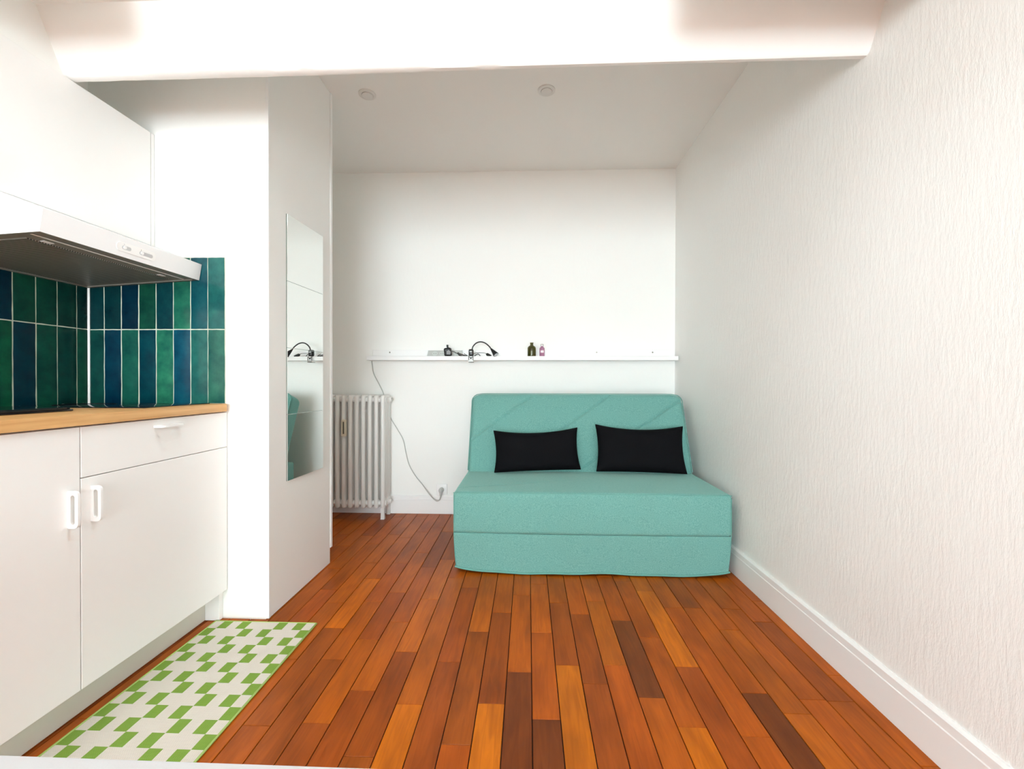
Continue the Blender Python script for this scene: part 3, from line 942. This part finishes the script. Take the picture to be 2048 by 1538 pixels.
MB().tube([p0 + hd_dir * s for s in (0, .006, .02, .04, .058, .060)], [.0065, .0075, .0115, .0165, .0205, .0195], 20).obj('lamp_head', m_black, lamp, smooth=50)
MB().tube([p0 + hd_dir * s for s in (.0601, .0622, .0634)], [.0182, .016, .009], 20).obj('lamp_lens', m_lens, lamp, smooth=50)
MB().tube(spline([(.015, .012, .018), (.035, .02, .024), (.065, .03, .0265), (.098, .03, .024), (.112, .03, .018)]), .0018, 6).obj('cord', m_black, lamp, smooth=60)
mb = MB(); mb.tube([(.107, .028, .016), (.114, .026, .014), (.124, .022, .0105), (.146, .012, .0042)], [.005, .011, .0098, .0035], 10)
mb.obj('inline_switch', m_black, lamp, smooth=50)
tag(lamp, 'black clip lamp with arched gooseneck clamped to the ledge', 'lamp')

# loose black cord between adapter and lamp
cord = empty('cord', (-.45, 3.18, ZS))
for pts, r in (([(-.556, 3.151, 1.222), (-.535, 3.168, 1.214), (-.506, 3.178, 1.199), (-.478, 3.182, 1.1885), (-.452, 3.186, 1.1884)], .0024),
               ([(-.517, 3.178, 1.214), (-.500, 3.181, 1.204), (-.470, 3.186, 1.194), (-.446, 3.19, 1.1884)], .0030),
               ([(-.517, 3.178, 1.214), (-.510, 3.176, 1.196), (-.492, 3.175, 1.1888), (-.474, 3.18, 1.1886), (-.452, 3.186, 1.1888)], .0030),
               ([(-.472, 3.186, 1.206), (-.456, 3.184, 1.196), (-.444, 3.184, 1.1888)], .0022),
               ([(-.395, 3.186, 1.1884), (-.380, 3.184, 1.198), (-.366, 3.184, 1.202), (-.352, 3.186, 1.1888)], .0030)):
    MB().tube([Vector(p) - cord.location for p in spline(pts)], r, 6).obj('cord_loop', m_black, cord, smooth=60)
tag(cord, 'tangled thin black cord on the ledge beside the clip lamp', 'cord')

# bottles
b1 = empty('glass_bottle', (.025, 3.19, ZS))
prof = [(.027, .0005), (.0305, .003), (.031, .006), (.031, .058), (.0295, .066), (.024, .073), (.014, .079), (.0115, .083), (.0112, .092), (.0135, .098), (.0135, .1005), (.0095, .1008), (.0092, .085), (.012, .077), (.022, .071), (.0275, .064), (.029, .057), (.029, .006), (.026, .004)]
MB().lathe(prof, (0, 0, 0), 28).obj('body', m_olive, b1, smooth=45)
tag(b1, 'small empty olive green glass bottle with short neck', 'bottle')
b2 = empty('glass_bottle', (.1005, 3.19, ZS))
MB().lathe([(.016, .0005), (.0185, .003), (.0188, .055), (.0175, .061), (.012, .067), (.0085, .070), (.0085, .075)], (0, 0, 0), 24).obj('body', m_pink, b2, smooth=45)
MB().lathe([(.0088, .0755), (.0092, .077), (.0092, .090), (.008, .0915)], (0, 0, 0), 20).obj('cap', m_chrome, b2, smooth=45)
vs = []; fs = []
for k in range(7):
    a_ = R(-90 - 36 + k * 12)
    for z in (.026, .043):
        vs.append((.0191 * math.cos(a_), .0191 * math.sin(a_), z))
for k in range(6): fs.append((2 * k, 2 * k + 2, 2 * k + 3, 2 * k + 1))
MB().add(vs, fs).obj('label', m_label, b2, smooth=60)
tag(b2, 'small pink bottle with silver cap and white label', 'bottle')

# ------------------------------------------------------------------ radiator
NSEC, SP = 12, .0478
RX1 = -1.052          # centre of the last section
rad = empty('column_radiator', (RX1 - (NSEC - 1) * SP / 2, 3.18, 0))
def section(legs):
    mb = MB()
    cols = (-.062, -.021, .021, .062)
    for y in cols:
        prof = []
        for z, s in ((.082, .55), (.088, .85), (.10, 1), (.88, 1), (.894, .85), (.900, .5)):
            prof.append((s, z))
        mb.lathe([(.0125 * s, z) for s, z in prof], (0, y, 0), 14, sq=(1.30, 1.5))
    # headers joining the columns
    for (z0, z1) in ((.838, .902), (.078, .148)):
        mb.rbox((-.0168, -.0775, z0), (.0168, .0775, z1), .0150, (1, 3, 2), rs=3)
    # nipples between sections
    for z in (.866, .114):
        mb.lathe([(.0215, -SP / 2 + .0003), (.0215, SP / 2 - .0003)], (0, .0, z), 16, 'x')
        mb.lathe([(.020, -SP / 2 + .0003), (.020, SP / 2 - .0003)], (0, -.045, z), 14, 'x')
    return mb.mesh('section', m_rad, 45)
sm = section(False)
for k in range(NSEC):
    o = bpy.data.objects.new('section', sm); COL.objects.link(o); o.parent = rad
    o.location = (-(NSEC - 1) * SP / 2 + k * SP, 0, 0)
for k in (0, NSEC - 1):
    x = -(NSEC - 1) * SP / 2 + k * SP
    for y in (-.062, .062):
        mb = MB()
        mb.add([(x + dx * w, y + dy * w2_, z) for z, w, w2_ in ((.0005, .0135, .012), (.004, .0135, .012), (.05, .0115, .011), (.084, .013, .014)) for dx, dy in ((-1, -1), (1, -1), (1, 1), (-1, 1))],
               [(4 * l + i, 4 * l + (i + 1) % 4, 4 * l + 4 + (i + 1) % 4, 4 * l + 4 + i) for l in range(3) for i in range(4)] + [(0, 1, 2, 3), (12, 13, 14, 15)])
        mb.obj('leg', m_rad, rad)
xe = (NSEC - 1) * SP / 2
for z in (.866, .114):
    mb = MB(); mb.lathe([(.0225, .0150), (.0235, .019), (.0235, .028), (.0165, .030), (.0165, .040), (.012, .042)], (xe, .010, z), 16, 'x')
    mb.obj('end_plug', m_rad, rad, smooth=40)
MB().tube([(xe + .040, .010, .872), (xe + .050, .008, .876)], .006, 8).obj('bleed_valve', m_chrome, rad, smooth=40)
met = MB().rbox((-.018, -.022, -.060), (.018, -.0005, .060), .004, (1, 1, 1), rs=2).obj('heat_meter', m_meter, rad, smooth=40, loc=(-1.327 - rad.location.x, -.0782, .664))
MB().box(-.004, .006, -.0235, -.0221, -.042, .045).obj('meter_scale', m_meterdark, met)
tag(rad, 'old white cast iron column radiator with a heat meter', 'radiator')

# wall socket and grey cable running up to the ledge
so_ = empty('wall_socket', (-.650, YB - .0005, .165))
MB().rbox((-.041, -.009, -.041), (.041, -.0002, .041), .004, (1, 1, 1), rs=2).obj('plate', m_base, so_, smooth=40)
so_.location.z = .185
tag(so_, 'white wall socket low on the end wall beside the sofa', 'socket')
cab = empty('cable', (-.652, 3.26, .18))
pp = [(-1.186, 3.262, 1.154), (-1.184, 3.266, 1.130), (-1.172, 3.267, 1.06), (-1.122, 3.267, .962), (-1.100, 3.267, .915), (-1.085, 3.267, .86), (-1.047, 3.267, .734), (-.992, 3.267, .640), (-.946, 3.267, .557), (-.925, 3.267, .46), (-.900, 3.267, .368), (-.852, 3.267, .285), (-.797, 3.267, .218), (-.755, 3.25, .168), (-.720, 3.245, .129), (-.695, 3.24, .110), (-.676, 3.235, .105), (-.660, 3.228, .117), (-.652, 3.224, .145)]
MB().tube([Vector(p) - Vector((-.652, 3.26, .18)) for p in spline(pp, 6)], .0036, 8).obj('lead', m_cable, cab, smooth=60)
mb = MB(); mb.tube([(0, -.036, -.036), (-.0005, -.036, -.012), (0, -.036, .004), (0, -.034, .016)], [.006, .0095, .0165, .012], 14)
mb.lathe([(.0165, -.034), (.0185, -.020), (.0185, .0024)], (0, 0, .004), 18, 'y')
mb.obj('plug', m_strip, cab, smooth=45)
tag(cab, 'thin grey cable hanging from the ledge to a low wall plug', 'cable')

# ------------------------------------------------------------------ sofa bed
sofa = empty('sofa_bed', (.325, 2.72, 0))
SXc, SYc = .325, 2.72
HWs = .713
def front_shape(x, y, z):
    """taper and soften the lower cover; x,y local to the sofa"""
    f = max(0, (.24 - z) / .24)
    x2 = x * (1 - .022 * f * f)
    y2 = y
    if y < -.30:
        y2 = y - .012 * math.sin(math.pi * min(1, max(0, z / .425))) * (1 - (x / HWs) ** 2) + .010 * f * abs(x / HWs) ** 6
    return x2, y2, z
def skirt_def(x, y, z):
    z0 = z
    e = abs(x / HWs)
    if z < .06:
        z = z + (.020 * e ** 10 + .0035 * math.sin(x * 9 + 1.3) + .002 * math.sin(x * 23)) * (1 - z / .06)
    x, y, z = front_shape(x, y, z)
    if y < -.40:      # slow waves of loose cloth
        y += .0035 * math.sin(x * 7.5 + z * 6) * max(0, 1 - z / .23) + .002 * math.sin(x * 17 - z * 9)
    return x, y, z
MB().rbox((-HWs, -.468, .010), (HWs, .38, .2124), .005, (90, 24, 14), skirt_def, rs=3).obj('skirt', m_teal, sofa, smooth=60)
def seat_def(x, y, z):
    x, y, z = front_shape(x, y, z)
    if z > .40:       # slight crown and a dip where the back meets it
        z += .012 * (1 - (x / HWs) ** 2) * math.exp(-((y + .18) / .25) ** 2)
        d = abs((x + .39) * .25 - (y + .30) * .97)      # faint diagonal quilting line
        if x < .0: z -= .0035 * math.exp(-(d / .007) ** 2) * max(0, min(1, -x * 4))
    return x, y, z
MB().rbox((-HWs - .002, -.470, .2128), (HWs + .002, .27, .425), .016, (100, 60, 16), seat_def, rs=4).obj('seat', m_teal, sofa, smooth=60)
# piping round the front edge of the seat and round the hem
def along(zv, ybase, xh, shape, dz=0, n=60):
    pts = []
    for i in range(8): pts.append((-xh, ybase + .55 - .55 * i / 8 + .0, zv))
    for i in range(n + 1): pts.append((-xh + 2 * xh * i / n, ybase, zv))
    for i in range(1, 9): pts.append((xh, ybase + .55 * i / 8, zv))
    return [shape(*p) for p in pts]
MB().tube(along(.012, -.470, HWs + .002, skirt_def), .0052, 8).obj('hem_piping', m_teals, sofa, smooth=60)
tp = [front_shape(-HWs - .001 + (2 * HWs + .002) * i / 60, -.4655, .4205) for i in range(61)]
MB().tube(tp, .0026, 6).obj('seat_piping', m_teals, sofa, smooth=60)
for sx in (-1, 1):
    MB().tube([front_shape(sx * (HWs - .0025), -.4665, .03 + .38 * i / 20) for i in range(21)], .0026, 6).obj('corner_piping', m_teals, sofa, smooth=60)
# backrest, built upright and leaned back
TH = .135; BH = .545; HB = .712
seams = [((-.698, .224), (-.325, .505)), ((-.181 - .31, 0.01), (.21, .519)), ((-.004, .019), (.686, .495)), ((-.70, .075), (-.50, .075))]
def back_def(x, y, z):
    v = z
    f = max(0, min(1, v / BH))
    # corners of the top drawn in
    e = abs(x) / HB
    z2 = z - .020 * max(0, (e - .88) / .12) ** 2 * f
    x2 = x * (1 - .006 * f)
    y2 = y
    if y < TH * .5:
        puff = .010 * (1 - e ** 4) * math.sin(math.pi * min(1, max(0, f)))
        y2 = y - puff
        if .02 < v < BH - .012:
            for (p, q) in seams[:3]:
                dx, dz = q[0] - p[0], q[1] - p[1]; ln = math.hypot(dx, dz)
                t = ((x - p[0]) * dx + (z - p[1]) * dz) / ln
                if -.01 < t < ln + .03:
                    d = abs((x - p[0]) * dz - (z - p[1]) * dx) / ln
                    y2 += .011 * math.exp(-(d / .0052) ** 2)
    return x2, y2, z2
bo = MB().rbox((-HB, 0, -.03), (HB, TH, BH), .032, (230, 8, 90), back_def, rs=4).obj('backrest', m_teal, sofa, smooth=70)
lean = -math.atan2(.195, .48)
bo.location = (0, 2.765 - SYc, .418); bo.rotation_euler = (lean, 0, 0)
# piping along the outline of the front of the backrest
pts = []
ins = .004
def outl(x, z): return back_def(x, .006, z)
for i in range(20): pts.append((-HB + .0015, .010, .02 + (BH - .06) * i / 20))
for k in range(7):
    a_ = R(180 - 90 * k / 6); pts.append((-HB + .034 + .033 * math.cos(a_), .010, BH - .034 + .033 * math.sin(a_)))
for i in range(1, 40): pts.append((-HB + .034 + (2 * HB - .068) * i / 40, .010, BH - .0015))
for k in range(7):
    a_ = R(90 - 90 * k / 6); pts.append((HB - .034 + .033 * math.cos(a_), .010, BH - .034 + .033 * math.sin(a_)))
for i in range(19, -1, -1): pts.append((HB - .0015, .010, .02 + (BH - .06) * i / 20))
q = []
for p in pts:
    d = back_def(*p); q.append((d[0], .010, d[2]))
MB().tube(q, .0032, 6).obj('back_piping', m_teals, bo, smooth=60)
for sx in (-1, 1):      # dark frame feet under the cover
    MB().box(sx * .6 - .02, sx * .6 + .02, -.36, .30, .001, .0095).obj('foot_rail', m_black, sofa)
tag(sofa, 'teal fabric folding sofa bed with diagonal stitching on its back', 'sofa')


# cushions
def cushion(c, W, H, T_, tilt, rollz, yawz, seed, label):
    rr = random.Random(seed); n, m = 40, 26
    ph = [rr.uniform(0, 6.28) for _ in range(6)]
    vs = []; fs = []
    def pt(i, j, side):
        s = -1 + 2 * i / n; t = -1 + 2 * j / m
        x = s * W / 2 * (1 - .055 * (1 - t * t) - .0 * t); z = t * H / 2 * (1 - (.20 if t > 0 else .03) * (1 - s * s) - .0)
        k = max(0, (1 - s ** 4) * (1 - t ** 4))
        y = side * T_ / 2 * k ** .55
        y += side * .004 * math.sin(5 * s + 3 * t + ph[0]) * k + side * .003 * math.sin(9 * s * t + ph[1]) * k
        # pulls at the corners
        z += .006 * math.sin(7 * s + ph[2]) * (1 - abs(t)) * .4
        return (x, y, z)
    idx = {}
    for side in (-1, 1):
        for j in range(m + 1):
            for i in range(n + 1):
                b_ = i in (0, n) or j in (0, m)
                key = (i, j, 0 if b_ else side)
                if key not in idx:
                    idx[key] = len(vs); vs.append(pt(i, j, 0 if b_ else side))
    def g(i, j, side):
        return idx[(i, j, 0 if (i in (0, n) or j in (0, m)) else side)]
    for side in (-1, 1):
        for j in range(m):
            for i in range(n):
                q_ = (g(i, j, side), g(i + 1, j, side), g(i + 1, j + 1, side), g(i, j + 1, side))
                fs.append(q_ if side < 0 else q_[::-1])
    o = empty('cushion', c)
    o.rotation_euler = (tilt, rollz, yawz)
    MB().add(vs, fs).obj('cover', m_blackfab, o, smooth=80)
    rim = [vs[g(i, 0, 1)] for i in range(n + 1)] + [vs[g(n, j, 1)] for j in range(1, m + 1)] + [vs[g(i, m, 1)] for i in range(n - 1, -1, -1)] + [vs[g(0, j, 1)] for j in range(m - 1, -1, -1)]
    MB().tube(rim, .0016, 6, False).obj('seam', m_blackfab, o, smooth=60)
    tag(o, label, 'cushion', 'black cushions on the sofa')


cushion((.053, 2.736, .5740), .535, .265, .10, R(-20), R(-2.2), R(2), 1, 'smaller-looking black cushion on the side of the sofa facing the radiator')
cushion((.697, 2.736, .5860), .545, .297, .105, R(-20), R(0.8), R(-2), 5, 'black cushion on the sofa nearest the textured right wall')

# ------------------------------------------------------------------ table under the camera
tb = empty('table', (-.30, 0.0, 0))
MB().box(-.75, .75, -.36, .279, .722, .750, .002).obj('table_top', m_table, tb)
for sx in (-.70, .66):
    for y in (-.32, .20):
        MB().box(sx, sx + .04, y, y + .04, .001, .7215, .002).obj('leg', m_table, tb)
tag(tb, 'white table top cutting into the lower left corner of the view', 'table')
